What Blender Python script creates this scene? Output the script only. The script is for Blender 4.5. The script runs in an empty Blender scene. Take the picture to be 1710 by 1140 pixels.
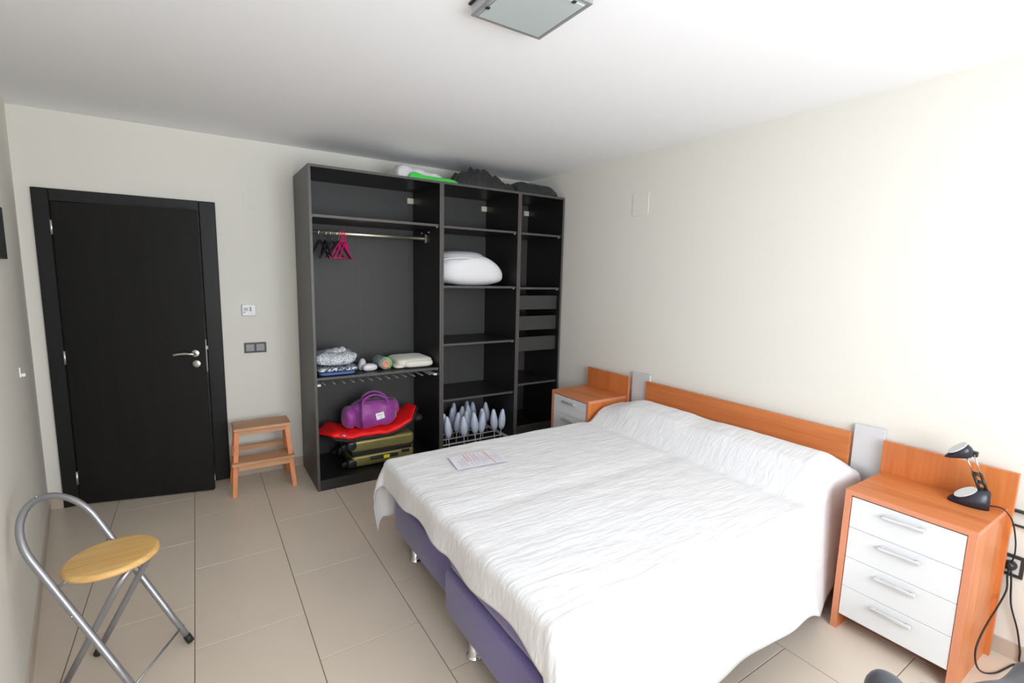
import bpy, bmesh, math, random
from mathutils import Vector, Matrix, noise
random.seed(7)
R = math.radians
scene = bpy.context.scene
col = scene.collection

# ------------------------------------------------------------------ camera
cam_d = bpy.data.cameras.new('camera'); cam = bpy.data.objects.new('camera', cam_d); col.objects.link(cam)
CAM = Vector((0.9075, 0.164, 1.6303))
YAW, PIT, ROL, FPX = R(-33.1462), R(-7.7312), R(1.2982), 807.97
fw = Vector((-math.sin(YAW)*math.cos(PIT), math.cos(YAW)*math.cos(PIT), math.sin(PIT)))
rt = Vector((math.cos(YAW), math.sin(YAW), 0)); up = rt.cross(fw)
r2 = math.cos(ROL)*rt + math.sin(ROL)*up; u2 = -math.sin(ROL)*rt + math.cos(ROL)*up
m = Matrix((r2, u2, -fw)).transposed().to_4x4(); m.translation = CAM
cam.matrix_world = m
cam_d.sensor_width = 36.0; cam_d.lens = FPX/1710*36; cam_d.clip_start = 0.05
scene.camera = cam

# ------------------------------------------------------------------ world, daylight, exposure
W, D, H = 3.852, 4.421, 2.591          # right wall x, back wall y, ceiling z
YF = -0.85                             # wall behind the camera
TL = math.tan(R(8.616))                # the left wall runs at an angle
def lwx(y): return (D-y)*TL
world = bpy.data.worlds.new('sky'); scene.world = world; world.use_nodes = True
bg = world.node_tree.nodes['Background']; bg.inputs[0].default_value = (0.80, 0.90, 1.0, 1); bg.inputs[1].default_value = 1.5
WX0, WX1, WZ0, WZ1 = 0.95, 3.15, 0.75, 2.35   # the big window behind the camera
al = bpy.data.lights.new('window_daylight', 'AREA'); al.shape = 'RECTANGLE'; al.size = WX1-WX0; al.size_y = WZ1-WZ0
al.energy = 205; al.color = (0.90, 0.94, 1.0)
ao = bpy.data.objects.new('window_daylight', al); col.objects.link(ao)
ao.location = ((WX0+WX1)/2, YF-0.30, (WZ0+WZ1)/2); ao.rotation_euler = (R(90), 0, 0)   # shines towards +y
scene.view_settings.view_transform = 'Standard'; scene.view_settings.look = 'None'
scene.view_settings.gamma = 1; scene.view_settings.use_curve_mapping = False
scene.view_settings.exposure = -0.36
try:
    scene.cycles.diffuse_bounces = 8; scene.cycles.max_bounces = 14; scene.cycles.caustics_reflective = False
except Exception: pass

# ------------------------------------------------------------------ materials
MATS = {}
def lin(c): return tuple(((v/255)/12.92 if v/255 <= 0.04045 else ((v/255+0.055)/1.055)**2.4) for v in c)
def mat(name, c, rough=0.5, metal=0.0, spec=0.5, bump=None, var=None, coat=0.0, alpha=None, sheen=0.0, emit=None, trans=0.0):
    """procedural principled material; bump = (scale, strength, distance); var = (scale, amount)"""
    mt = bpy.data.materials.new(name); mt.use_nodes = True; MATS[name] = mt
    nt = mt.node_tree; b = nt.nodes['Principled BSDF']; N = nt.nodes.new; Lk = nt.links.new
    b.inputs['Base Color'].default_value = (*c, 1); b.inputs['Roughness'].default_value = rough
    b.inputs['Metallic'].default_value = metal; b.inputs['Specular IOR Level'].default_value = spec
    b.inputs['Coat Weight'].default_value = coat; b.inputs['Sheen Weight'].default_value = sheen
    b.inputs['Transmission Weight'].default_value = trans
    if alpha is not None: b.inputs['Alpha'].default_value = alpha
    tc = N('ShaderNodeTexCoord')
    if var:
        n = N('ShaderNodeTexNoise'); n.inputs['Scale'].default_value = var[0]; n.inputs['Detail'].default_value = 5
        Lk(tc.outputs['Object'], n.inputs['Vector'])
        mx = N('ShaderNodeMix'); mx.data_type = 'RGBA'
        k = var[1]
        mx.inputs[6].default_value = (*[v*(1-k) for v in c], 1); mx.inputs[7].default_value = (*[min(1, v*(1+k)) for v in c], 1)
        Lk(n.outputs['Fac'], mx.inputs[0]); Lk(mx.outputs[2], b.inputs['Base Color'])
    if bump:
        n = N('ShaderNodeTexNoise'); n.inputs['Scale'].default_value = bump[0]; n.inputs['Detail'].default_value = 4
        Lk(tc.outputs['Object'], n.inputs['Vector'])
        bp = N('ShaderNodeBump'); bp.inputs['Strength'].default_value = bump[1]; bp.inputs['Distance'].default_value = bump[2]
        Lk(n.outputs['Fac'], bp.inputs['Height']); Lk(bp.outputs['Normal'], b.inputs['Normal'])
    return mt
def wood(name, c0, c1, axis, rough=0.35, scale=1.0, coat=0.0, spec=0.5):
    """grain running along `axis` (0,1,2) in object coordinates"""
    mt = bpy.data.materials.new(name); mt.use_nodes = True; MATS[name] = mt
    nt = mt.node_tree; b = nt.nodes['Principled BSDF']; N = nt.nodes.new; Lk = nt.links.new
    b.inputs['Specular IOR Level'].default_value = spec
    tc = N('ShaderNodeTexCoord'); mp = N('ShaderNodeMapping')
    s = [14*scale]*3; s[axis] = 0.9*scale; mp.inputs['Scale'].default_value = s
    Lk(tc.outputs['Object'], mp.inputs['Vector'])
    n = N('ShaderNodeTexNoise'); n.inputs['Scale'].default_value = 1.6; n.inputs['Detail'].default_value = 6; n.inputs['Distortion'].default_value = 1.2
    Lk(mp.outputs['Vector'], n.inputs['Vector'])
    n2 = N('ShaderNodeTexNoise'); n2.inputs['Scale'].default_value = 9; n2.inputs['Detail'].default_value = 3
    Lk(mp.outputs['Vector'], n2.inputs['Vector'])
    ad = N('ShaderNodeMath'); ad.operation = 'MULTIPLY_ADD'; ad.inputs[1].default_value = 0.35
    Lk(n2.outputs['Fac'], ad.inputs[0]); Lk(n.outputs['Fac'], ad.inputs[2])
    rp = N('ShaderNodeValToRGB'); rp.color_ramp.elements[0].position = 0.45; rp.color_ramp.elements[1].position = 0.9
    rp.color_ramp.elements[0].color = (*c0, 1); rp.color_ramp.elements[1].color = (*c1, 1)
    Lk(ad.outputs[0], rp.inputs['Fac']); Lk(rp.outputs['Color'], b.inputs['Base Color'])
    b.inputs['Roughness'].default_value = rough; b.inputs['Coat Weight'].default_value = coat
    bp = N('ShaderNodeBump'); bp.inputs['Strength'].default_value = 0.08; bp.inputs['Distance'].default_value = 0.001
    Lk(n2.outputs['Fac'], bp.inputs['Height']); Lk(bp.outputs['Normal'], b.inputs['Normal'])
    return mt
mat('wall_paint', (0.750, 0.735, 0.67), 0.85, spec=0.25, bump=(220, 0.06, 0.002))
mat('ceiling_paint', (0.905, 0.912, 0.935), 0.9, spec=0.2, bump=(200, 0.05, 0.002))
mat('tile', lin((207, 194, 178)), 0.30, spec=0.5, var=(3.0, 0.05), bump=(60, 0.03, 0.001))
mat('tile_skirting', lin((190, 176, 162)), 0.4, var=(4.0, 0.05))
mat('grout', lin((128, 110, 98)), 0.9)
wood('wenge', (0.006, 0.0057, 0.0055), (0.010, 0.0095, 0.009), 2, 0.5, spec=0.3)
mat('black_brown', (0.0145, 0.0135, 0.013), 0.38, spec=0.5, bump=(90, 0.12, 0.001))
mat('black_back', (0.054, 0.053, 0.052), 0.55, spec=0.4, bump=(120, 0.1, 0.001))
mat('edge_sheen_grey', (0.075, 0.068, 0.066), 0.45)  # paler than the panels: gloss of the front edges put into the colour
mat('drawer_weave', (0.035, 0.034, 0.033), 0.6, var=(160, 0.35), bump=(300, 0.4, 0.001))
mat('steel', (0.62, 0.62, 0.60), 0.28, metal=1.0)
mat('brushed_steel', (0.70, 0.69, 0.66), 0.34, metal=1.0)
mat('grey_tube', (0.36, 0.36, 0.385), 0.38, metal=0.7)
mat('rail_champagne', (0.72, 0.68, 0.56), 0.3, metal=0.9)
mat('white_steel', (0.78, 0.78, 0.80), 0.4)
mat('cream_plastic', (0.72, 0.68, 0.55), 0.45)
wood('cherry_y', lin((184, 100, 48)), lin((208, 128, 72)), 1, 0.45, 0.55)
wood('cherry_z', lin((184, 100, 48)), lin((208, 128, 72)), 2, 0.34, 0.55)
mat('cherry_edge', lin((206, 134, 100)), 0.4, var=(30, 0.06))
mat('drawer_white', (0.70, 0.71, 0.72), 0.35)
mat('post_silver', (0.66, 0.67, 0.69), 0.4, metal=0.15)
mat('handle_metal', (0.74, 0.75, 0.78), 0.32, metal=0.7)
wood('stool_beech', lin((205, 122, 72)), lin((236, 158, 108)), 2, 0.5, 1.2)
wood('stool_beech_sheen_x', lin((176, 128, 92)), lin((208, 160, 122)), 0, 0.5, 1.2)  # greyer than the legs: reflected light on the top put into the colour
wood('seat_beech', lin((206, 160, 92)), lin((232, 192, 126)), 0, 0.35, 1.0)
mat('rubber', (0.012, 0.012, 0.013), 0.6)
mat('purple_fabric', lin((104, 96, 144)), 0.9, sheen=0.3, var=(60, 0.12), bump=(500, 0.3, 0.001))
mat('mattress_fabric', lin((104, 96, 144)), 0.9, sheen=0.3, var=(60, 0.12), bump=(500, 0.3, 0.001))
mat('chrome', (0.75, 0.76, 0.78), 0.18, metal=1.0)
mat('black_plastic', (0.016, 0.017, 0.020), 0.32)
mat('dark_plastic', (0.016, 0.017, 0.027), 0.33)
mat('pale_grey_plastic', (0.60, 0.60, 0.60), 0.45)
mat('white_plastic', (0.82, 0.82, 0.82), 0.4)
mat('switch_grey', (0.27, 0.27, 0.275), 0.4)
mat('dark_frame', (0.03, 0.03, 0.032), 0.4)
mat('lcd', (0.30, 0.36, 0.36), 0.3)
mat('frosted_glass', (0.50, 0.55, 0.55), 0.22, spec=0.6)
mat('paper', (0.80, 0.78, 0.83), 0.6)
mat('print_red', (0.75, 0.22, 0.20), 0.7)
mat('print_grey', (0.52, 0.50, 0.58), 0.7)
mat('print_dark', (0.08, 0.08, 0.10), 0.7)
mat('pink_plastic', lin((214, 24, 110)), 0.35)
mat('olive_shell', lin((142, 134, 84)), 0.36, metal=0.45, var=(3, 0.12), bump=(250, 0.08, 0.001))
mat('lamp_metal', (0.5, 0.51, 0.53), 0.35, metal=0.8)
mat('bar_grey', (0.22, 0.22, 0.22), 0.25, spec=0.8)
mat('yellow_tag', lin((236, 224, 40)), 0.5)
mat('red_jacket', lin((245, 20, 22)), 0.55, bump=(40, 0.5, 0.006))
mat('dark_lining', (0.014, 0.015, 0.018), 0.7, bump=(60, 0.4, 0.004))
mat('purple_nylon', lin((142, 52, 142)), 0.5, sheen=0.3, bump=(35, 0.45, 0.006), var=(9, 0.15))
mat('purple_dark', lin((82, 28, 88)), 0.6)
mat('cream_towel', lin((222, 218, 206)), 0.95, sheen=0.4, bump=(180, 0.5, 0.003))
mat('white_cotton', (0.78, 0.78, 0.80), 0.9, bump=(40, 0.25, 0.005))
mat('clear_bag_grey', (0.48, 0.49, 0.52), 0.35, bump=(30, 0.4, 0.005))
mat('white_film', (0.70, 0.70, 0.72), 0.35, bump=(45, 0.7, 0.008))
mat('green_film', lin((60, 196, 72)), 0.4, bump=(30, 0.4, 0.006))
mat('black_film', (0.022, 0.023, 0.025), 0.28, bump=(28, 0.9, 0.012))
mat('blue_cloth', lin((82, 108, 160)), 0.9, bump=(120, 0.3, 0.002))
mat('last_plastic', lin((204, 214, 234)), 0.35, alpha=0.93, spec=0.6)
mat('dark_upholstery', (0.045, 0.046, 0.053), 0.75, sheen=0.2, bump=(260, 0.25, 0.001))
mat('window_white', (0.82, 0.82, 0.82), 0.4)
mat('orange_foam', lin((230, 150, 110)), 0.7)
mat('light_wood', lin((226, 176, 120)), 0.5)
# patterned cloth
def pattern(name, ca, cb, scale, thr):
    mt = bpy.data.materials.new(name); mt.use_nodes = True; MATS[name] = mt
    nt = mt.node_tree; b = nt.nodes['Principled BSDF']; N = nt.nodes.new; Lk = nt.links.new
    tc = N('ShaderNodeTexCoord'); v = N('ShaderNodeTexNoise'); v.inputs['Scale'].default_value = scale; v.inputs['Detail'].default_value = 2
    Lk(tc.outputs['Object'], v.inputs['Vector'])
    rp = N('ShaderNodeValToRGB'); rp.color_ramp.elements[0].position = thr-0.04; rp.color_ramp.elements[1].position = thr+0.04
    rp.color_ramp.elements[0].color = (*ca, 1); rp.color_ramp.elements[1].color = (*cb, 1)
    Lk(v.outputs['Fac'], rp.inputs['Fac']); Lk(rp.outputs['Color'], b.inputs['Base Color']); b.inputs['Roughness'].default_value = 0.9
pattern('grey_print_cloth', (0.20, 0.23, 0.27), (0.68, 0.71, 0.74), 130, 0.47)
pattern('navy_print_cloth', (0.05, 0.07, 0.14), (0.74, 0.76, 0.80), 60, 0.52)
pattern('roll_print', (0.22, 0.28, 0.29), (0.38, 0.42, 0.40), 30, 0.5)
# bedspread: woven ripples as fine relief
def spread_mat():
    mt = bpy.data.materials.new('bedspread_cotton'); mt.use_nodes = True; MATS['bedspread_cotton'] = mt
    nt = mt.node_tree; b = nt.nodes['Principled BSDF']; N = nt.nodes.new; Lk = nt.links.new
    b.inputs['Base Color'].default_value = (0.73, 0.725, 0.735, 1); b.inputs['Roughness'].default_value = 0.85; b.inputs['Sheen Weight'].default_value = 0.15
    tc = N('ShaderNodeTexCoord')
    mp = N('ShaderNodeMapping'); mp.inputs['Scale'].default_value = (1.25, 7.5, 3.0); mp.inputs['Rotation'].default_value = (0, 0, R(-6)); Lk(tc.outputs['Object'], mp.inputs['Vector'])
    wv = N('ShaderNodeTexNoise'); wv.inputs['Scale'].default_value = 5.2; wv.inputs['Detail'].default_value = 1.5; wv.inputs['Distortion'].default_value = 0.6
    Lk(mp.outputs['Vector'], wv.inputs['Vector'])
    n = N('ShaderNodeTexNoise'); n.inputs['Scale'].default_value = 5; n.inputs['Detail'].default_value = 3; Lk(tc.outputs['Object'], n.inputs['Vector'])
    ad = N('ShaderNodeMath'); ad.operation = 'MULTIPLY_ADD'; ad.inputs[1].default_value = 1.2
    Lk(n.outputs['Fac'], ad.inputs[0]); Lk(wv.outputs['Fac'], ad.inputs[2])
    bp = N('ShaderNodeBump'); bp.inputs['Strength'].default_value = 0.28; bp.inputs['Distance'].default_value = 0.016
    Lk(ad.outputs[0], bp.inputs['Height']); Lk(bp.outputs['Normal'], b.inputs['Normal'])
spread_mat()
def pane_mat():
    mt = bpy.data.materials.new('window_glass'); mt.use_nodes = True; MATS['window_glass'] = mt
    nt = mt.node_tree; nt.nodes.clear(); N = nt.nodes.new
    o = N('ShaderNodeOutputMaterial'); mx = N('ShaderNodeMixShader'); t = N('ShaderNodeBsdfTransparent'); g = N('ShaderNodeBsdfGlossy')
    g.inputs['Roughness'].default_value = 0.02; mx.inputs[0].default_value = 0.06
    nt.links.new(t.outputs[0], mx.inputs[1]); nt.links.new(g.outputs[0], mx.inputs[2]); nt.links.new(mx.outputs[0], o.inputs[0])
pane_mat()

# ------------------------------------------------------------------ mesh builders
class MB:
    def __init__(s): s.v = []; s.f = []; s.sm = []
    def add(s, vs, fs, smooth=False):
        o = len(s.v); s.v += [Vector(x) for x in vs]; s.f += [tuple(i+o for i in f) for f in fs]; s.sm += [smooth]*len(fs); return s
    def box(s, x0, x1, y0, y1, z0, z1, b=0.0, seg=1):
        if b <= 0:
            vs = [(x, y, z) for x in (x0, x1) for y in (y0, y1) for z in (z0, z1)]
            return s.add(vs, [(0,1,3,2), (4,6,7,5), (0,4,5,1), (2,3,7,6), (0,2,6,4), (1,5,7,3)])
        bm = bmesh.new(); bmesh.ops.create_cube(bm, size=1)
        for v in bm.verts: v.co = ((x0+x1)/2+v.co.x*(x1-x0), (y0+y1)/2+v.co.y*(y1-y0), (z0+z1)/2+v.co.z*(z1-z0))
        bmesh.ops.bevel(bm, geom=bm.edges[:], offset=b, segments=seg, profile=0.5, affect='EDGES')
        return s.bm(bm, seg > 1)
    def bm(s, bm, smooth=False):
        bm.verts.index_update(); s.add([v.co.copy() for v in bm.verts], [tuple(v.index for v in f.verts) for f in bm.faces], smooth); bm.free(); return s
    def prism(s, poly, z0, z1):
        n = len(poly); vs = [(x, y, z0) for x, y in poly]+[(x, y, z1) for x, y in poly]
        return s.add(vs, [tuple(range(n))[::-1], tuple(range(n, 2*n))]+[(i, (i+1) % n, n+(i+1) % n, n+i) for i in range(n)])
    def tube(s, pts, r, n=10, closed=False, caps=True, flat=1.0):
        pts = [Vector(p) for p in pts]; k = len(pts); rings = []
        rr = r if isinstance(r, (list, tuple)) else [r]*k
        prev = None
        for i in range(k):
            a = pts[(i-1) % k] if (closed or i > 0) else pts[i]; c = pts[(i+1) % k] if (closed or i < k-1) else pts[i]
            t = (c-a).normalized()
            if prev is None:
                ref = Vector((0, 0, 1)) if abs(t.z) < 0.9 else Vector((0, 1, 0))
                nx = t.cross(ref).normalized()
            else: nx = (prev - t*prev.dot(t)).normalized()
            prev = nx; ny = t.cross(nx)
            rings.append([pts[i]+rr[i]*(math.cos(2*math.pi*j/n)*nx+flat*math.sin(2*math.pi*j/n)*ny) for j in range(n)])
        vs = [v for ring in rings for v in ring]; fs = []
        for i in range(k if closed else k-1):
            a = i*n; b = ((i+1) % k)*n
            fs += [(a+j, a+(j+1) % n, b+(j+1) % n, b+j) for j in range(n)]
        if caps and not closed: fs += [tuple(range(n))[::-1], tuple(range((k-1)*n, k*n))]
        return s.add(vs, fs, True)
    def lathe(s, prof, c=(0, 0, 0), n=24, axis=(0, 0, 1), smooth=True):
        ax = Vector(axis).normalized(); q = Vector((0, 0, 1)).rotation_difference(ax); c = Vector(c); vs = []; fs = []
        for r, z in prof:
            vs += [c+q @ Vector((r*math.cos(2*math.pi*j/n), r*math.sin(2*math.pi*j/n), z)) for j in range(n)]
        for i in range(len(prof)-1):
            fs += [(i*n+j, i*n+(j+1) % n, (i+1)*n+(j+1) % n, (i+1)*n+j) for j in range(n)]
        fs += [tuple(range(n))[::-1], tuple(range((len(prof)-1)*n, len(prof)*n))]
        return s.add(vs, fs, smooth)
    def blob(s, c, rad, e=(1, 1), n=20, mm=12, amp=0.0, fr=6.0, seed=0, floor=None):
        """superellipsoid with noise; floor flattens its underside"""
        c = Vector(c); vs = []; fs = []
        def sp(w, p): return math.copysign(abs(w)**p, w)
        for i in range(mm+1):
            ph = -math.pi/2+math.pi*i/mm
            for j in range(n):
                th = 2*math.pi*j/n
                d = Vector((rad[0]*sp(math.cos(ph), e[0])*sp(math.cos(th), e[1]), rad[1]*sp(math.cos(ph), e[0])*sp(math.sin(th), e[1]), rad[2]*sp(math.sin(ph), e[0])))
                p = c+d
                if amp: p = p+d.normalized()*amp*noise.noise(p*fr+Vector((seed, seed*2.3, 0)))
                if floor is not None and p.z < floor: p.z = floor
                vs.append(p)
        for i in range(mm):
            fs += [(i*n+j, i*n+(j+1) % n, (i+1)*n+(j+1) % n, (i+1)*n+j) for j in range(n)]
        return s.add(vs, fs, True)
    def xf(s, M): s.v = [M @ v for v in s.v]; return s
    def join(s, o): return s.add(o.v, o.f) if not o.sm else s._j(o)
    def _j(s, o):
        k = len(s.v); s.v += o.v; s.f += [tuple(i+k for i in f) for f in o.f]; s.sm += o.sm; return s
    def mesh(s, name, M=None):
        me = bpy.data.meshes.new(name); vs = [(M @ v) if M else v for v in s.v]
        me.from_pydata([tuple(v) for v in vs], [], s.f); me.polygons.foreach_set('use_smooth', s.sm)
        me.validate()
        bm = bmesh.new(); bm.from_mesh(me); bmesh.ops.remove_doubles(bm, verts=bm.verts, dist=1e-6); bmesh.ops.recalc_face_normals(bm, faces=bm.faces); bm.to_mesh(me); bm.free()
        me.update(); return me
def B(*a, **k): return MB().box(*a, **k)
def T(*a, **k): return MB().tube(*a, **k)
WM = {}
def tag(o, label=None, cat=None, group=None, kind=None):
    if label: o['label'] = label
    if cat: o['category'] = cat
    if group: o['group'] = group
    if kind: o['kind'] = kind
    return o
def thing(name, label, cat, loc, rotz=0.0, group=None, kind=None):
    o = bpy.data.objects.new(name, None); col.objects.link(o); o.empty_display_size = 0.05
    o.location = loc; o.rotation_euler = (0, 0, rotz)
    WM[o.name] = Matrix.Translation(Vector(loc)) @ Matrix.Rotation(rotz, 4, 'Z')
    return tag(o, label, cat, group, kind)
def part(name, mb, material, parent, label=None, local=False):
    M = WM[parent.name]
    o = bpy.data.objects.new(name, mb.mesh(name, None if local else M.inverted())); col.objects.link(o); o.parent = parent
    o.data.materials.append(MATS[material]); WM[o.name] = M
    if label: o['label'] = label
    return o
def single(name, mb, material, label, cat, group=None, kind=None):
    """a top-level thing that is one mesh; origin at the middle of its base"""
    xs = [v.x for v in mb.v]; ys = [v.y for v in mb.v]; zs = [v.z for v in mb.v]
    loc = Vector(((min(xs)+max(xs))/2, (min(ys)+max(ys))/2, min(zs)))
    M = Matrix.Translation(loc)
    o = bpy.data.objects.new(name, mb.mesh(name, M.inverted())); col.objects.link(o); o.location = loc
    o.data.materials.append(MATS[material]); WM[o.name] = M
    return tag(o, label, cat, group, kind)
def copy_tree(o, parent=None):
    c = o.copy(); col.objects.link(c); WM[c.name] = WM[o.name]
    if parent: c.parent = parent
    for ch in [x for x in o.children]: copy_tree(ch, c)
    return c
def smooth_path(pts, n=6):
    """Catmull-Rom through the points"""
    P = [Vector(p) for p in pts]; out = []
    for i in range(len(P)-1):
        p0 = P[max(i-1, 0)]; p1 = P[i]; p2 = P[i+1]; p3 = P[min(i+2, len(P)-1)]
        for k in range(n):
            t = k/n; out.append(0.5*((2*p1)+(p2-p0)*t+(2*p0-5*p1+4*p2-p3)*t*t+(3*p1-p0-3*p2+p3)*t**3))
    out.append(P[-1]); return out
def sstep(a, b, x):
    t = max(0.0, min(1.0, (x-a)/(b-a))); return t*t*(3-2*t)
def fbm(x, y, z=0.0): return noise.noise(Vector((x, y, z)))
STRUCT = 'structure'

# ================================================================== SETTING
# floor: slab with separate tiles
fl = single('floor', MB().prism([(lwx(YF), YF), (W, YF), (W, D), (0, D)], -0.06, -0.0025), 'grout', 'beige stone tiled floor with thin dark joints', 'floor', kind=STRUCT)
PX, PY, GAP = 0.4445, 0.672, 0.0035
def clip(poly, nx, ny, d):          # keep nx*x+ny*y <= d
    out = []
    for i in range(len(poly)):
        a = poly[i]; b = poly[(i+1) % len(poly)]
        da = nx*a[0]+ny*a[1]-d; db = nx*b[0]+ny*b[1]-d
        if da <= 0: out.append(a)
        if da*db < 0:
            t = da/(da-db); out.append((a[0]+t*(b[0]-a[0]), a[1]+t*(b[1]-a[1])))
    return out
tile_mesh = None
for i in range(-2, 8):
    x0 = 0.818+PX*i; y_off = 2.475 if i % 2 == 0 else 2.139
    for j in range(-7, 5):
        y0 = y_off+PY*j
        if y0 > D or y0+PY < YF or x0 > W: continue
        a, b_, c, d = x0+GAP/2, x0+PX-GAP/2, y0+GAP/2, y0+PY-GAP/2
        poly = [(a, c), (b_, c), (b_, d), (a, d)]; full = poly
        poly = clip(poly, 1, 0, W); poly = clip(poly, 0, 1, D) if poly else poly; poly = clip(poly, 0, -1, -YF) if poly else poly
        poly = clip(poly, -1, -TL, -D*TL) if poly else poly
        if len(poly) < 3: continue
        area = abs(sum(poly[k][0]*poly[(k+1) % len(poly)][1]-poly[(k+1) % len(poly)][0]*poly[k][1] for k in range(len(poly))))/2
        if area < 0.002: continue
        M = WM[fl.name]; cx, cy = (a+b_)/2, (c+d)/2
        if poly == full and tile_mesh: me = tile_mesh
        else:
            mb = MB()
            if poly == full: mb.box(a-cx, b_-cx, c-cy, d-cy, -0.008, 0, b=0.0012)
            else: mb.prism([(p[0]-cx, p[1]-cy) for p in poly], -0.008, 0)
            me = mb.mesh('tile'); me.materials.append(MATS['tile'])
            if poly == full: tile_mesh = me
        o = bpy.data.objects.new('tile', me); col.objects.link(o); o.parent = fl; o.location = M.inverted() @ Vector((cx, cy, 0))
single('ceiling', MB().prism([(lwx(YF)-.15, YF-.14), (W+.14, YF-.14), (W+.14, D+.14), (-.2, D+.14)], H, H+0.12), 'ceiling_paint', 'plain white painted ceiling of the bedroom', 'ceiling', kind=STRUCT)
single('wall_right', B(W, W+0.14, YF-.14, D+.14, -0.06, H), 'wall_paint', 'bright off-white wall behind the headboard', 'wall', kind=STRUCT)
n_ = Vector((-1, -TL)).normalized()*0.14
single('wall_left', MB().prism([(lwx(YF-.14), YF-.14), (0, D), (n_.x, D+n_.y), (lwx(YF-.14)+n_.x, YF-.14+n_.y)], -0.06, H), 'wall_paint', 'slanting off-white wall beside the folding chair', 'wall', kind=STRUCT)
DX0, DX1, DZ = 0.145, 0.968, 2.045   # doorway
mb = MB().box(-.2, DX0, D, D+.14, -.06, H).box(DX1, W+.14, D, D+.14, -.06, H).box(DX0, DX1, D, D+.14, DZ, H)
single('wall_back', mb, 'wall_paint', 'off-white wall with the dark door and the wardrobe', 'wall', kind=STRUCT)
mb = MB().box(0, WX0, YF-.14, YF, -.06, H).box(WX1, W+.14, YF-.14, YF, -.06, H).box(WX0, WX1, YF-.14, YF, -.06, WZ0).box(WX0, WX1, YF-.14, YF, WZ1, H)
single('wall_front', mb, 'wall_paint', 'off-white wall with a wide window behind the viewer', 'wall', kind=STRUCT)
# dark hallway behind the door
mb = MB().box(-.35, -.25, D+.14, D+1.3, 0, H).box(1.6, 1.7, D+.14, D+1.3, 0, H).box(-.35, 1.7, D+1.3, D+1.4, -.06, H).box(-.35, 1.7, D+.14, D+1.4, H, H+.1).box(-.35, 1.7, D+.14, D+1.4, -.1, -0.003)
single('wall_hallway', mb, 'wall_paint', 'dark hallway walls beyond the door gap', 'wall', kind=STRUCT)
# window behind the camera
wn = thing('window_1', 'wide white framed window behind the viewer', 'window', ((WX0+WX1)/2, YF-.07, WZ0), kind=STRUCT)
fr = MB(); y0, y1 = YF-.10, YF-.04
for bx in ((WX0, WX0+.06, WZ0, WZ1), (WX1-.06, WX1, WZ0, WZ1), (WX0, WX1, WZ0, WZ0+.07), (WX0, WX1, WZ1-.07, WZ1), ((WX0+WX1)/2-.05, (WX0+WX1)/2+.05, WZ0, WZ1)):
    fr.box(bx[0], bx[1], y0, y1, bx[2], bx[3])
part('window_frame', fr, 'window_white', wn)
xm = (WX0+WX1)/2
part('pane', B(WX0+.06, xm-.05, YF-.075, YF-.069, WZ0+.07, WZ1-.07), 'window_glass', wn)
part('pane', B(xm+.05, WX1-.06, YF-.075, YF-.069, WZ0+.07, WZ1-.07), 'window_glass', wn)
# skirting tiles
def skirting(name, label, segs):
    root = None
    for (a, b_) in segs:
        a = Vector(a); b_ = Vector(b_); L = (b_-a).length; t = (b_-a)/L; nrm = Vector((-t.y, t.x)); k = 0.0
        if root is None: root = thing(name, label, 'skirting', (a.x, a.y, 0), kind=STRUCT)
        while k < L-0.01:
            e = min(k+0.44, L); p = a+t*(k+.001); q_ = a+t*(e-.001)
            part('skirting_tile', MB().prism([(p.x, p.y), (q_.x, q_.y), (q_.x+nrm.x*.009, q_.y+nrm.y*.009), (p.x+nrm.x*.009, p.y+nrm.y*.009)], 0, 0.075), 'tile_skirting', root); k = e
skirting('baseboard_right', 'low beige tile skirting under the right wall', [((W, YF+.01), (W, D))])
skirting('baseboard_back', 'low beige tile skirting beside the dark door', [((W, D), (1.06, D)), ((.074, D), (0.012, D))])
skirting('baseboard_left', 'low beige tile skirting along the slanting left wall', [((0, D-.012), (lwx(YF+.01), YF+.01))])
# door
door = thing('door_1', 'black-brown wooden door standing slightly ajar in a dark frame', 'door', (0.566, D, 0), kind=STRUCT)
cy0, cy1 = D-.022, D-.001
part('casing', B(0.076, DX0+.012, cy0, cy1, 0, 2.112, b=.003), 'wenge', door)
part('casing', B(DX1-.012, 1.057, cy0, cy1, 0, 2.112, b=.003), 'wenge', door)
part('casing', B(DX0+.0125, DX1-.0125, cy0, cy1, DZ-.010, 2.112, b=.003), 'wenge', door)
part('jamb', B(DX0, DX0+.014, D, D+.14, 0, DZ-.014), 'wenge', door)
part('jamb', B(DX1-.014, DX1, D, D+.14, 0, DZ-.014), 'wenge', door)
part('jamb', B(DX0, DX1, D, D+.14, DZ-.014, DZ), 'wenge', door)
HX, HY = 0.166, D-.010
ang = R(-13.2); ca, sa = math.cos(ang), math.sin(ang)
def dl(x, y): return (HX+x*ca-y*sa, HY+x*sa+y*ca)
MD = Matrix.Translation((HX, HY, 0)) @ Matrix.Rotation(ang, 4, 'Z')
LW_ = 0.800
leaf = part('leaf', B(0.002, LW_, -0.018, 0.018, 0.008, 2.030, b=.002).xf(MD), 'wenge', door)
for z in (0.20, 1.03, 1.87): part('hinge', T([dl(0, -.026)+(z-.045,), dl(0, -.026)+(z+.045,)], 0.0075, 8), 'brushed_steel', door)
hx = LW_-.062
part('handle', MB().lathe([(.001, 0), (.026, 0), (.026, .006), (.022, .009), (.001, .009)], (hx, -.018, 1.035), 20, (0, -1, 0))
     .tube(smooth_path([(hx, -.025, 1.035), (hx, -.055, 1.035), (hx-.02, -.066, 1.037), (hx-.06, -.066, 1.040), (hx-.105, -.064, 1.036), (hx-.122, -.060, 1.031)]), 0.0085, 10).xf(MD), 'brushed_steel', leaf, 'curved satin steel lever handle')
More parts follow.
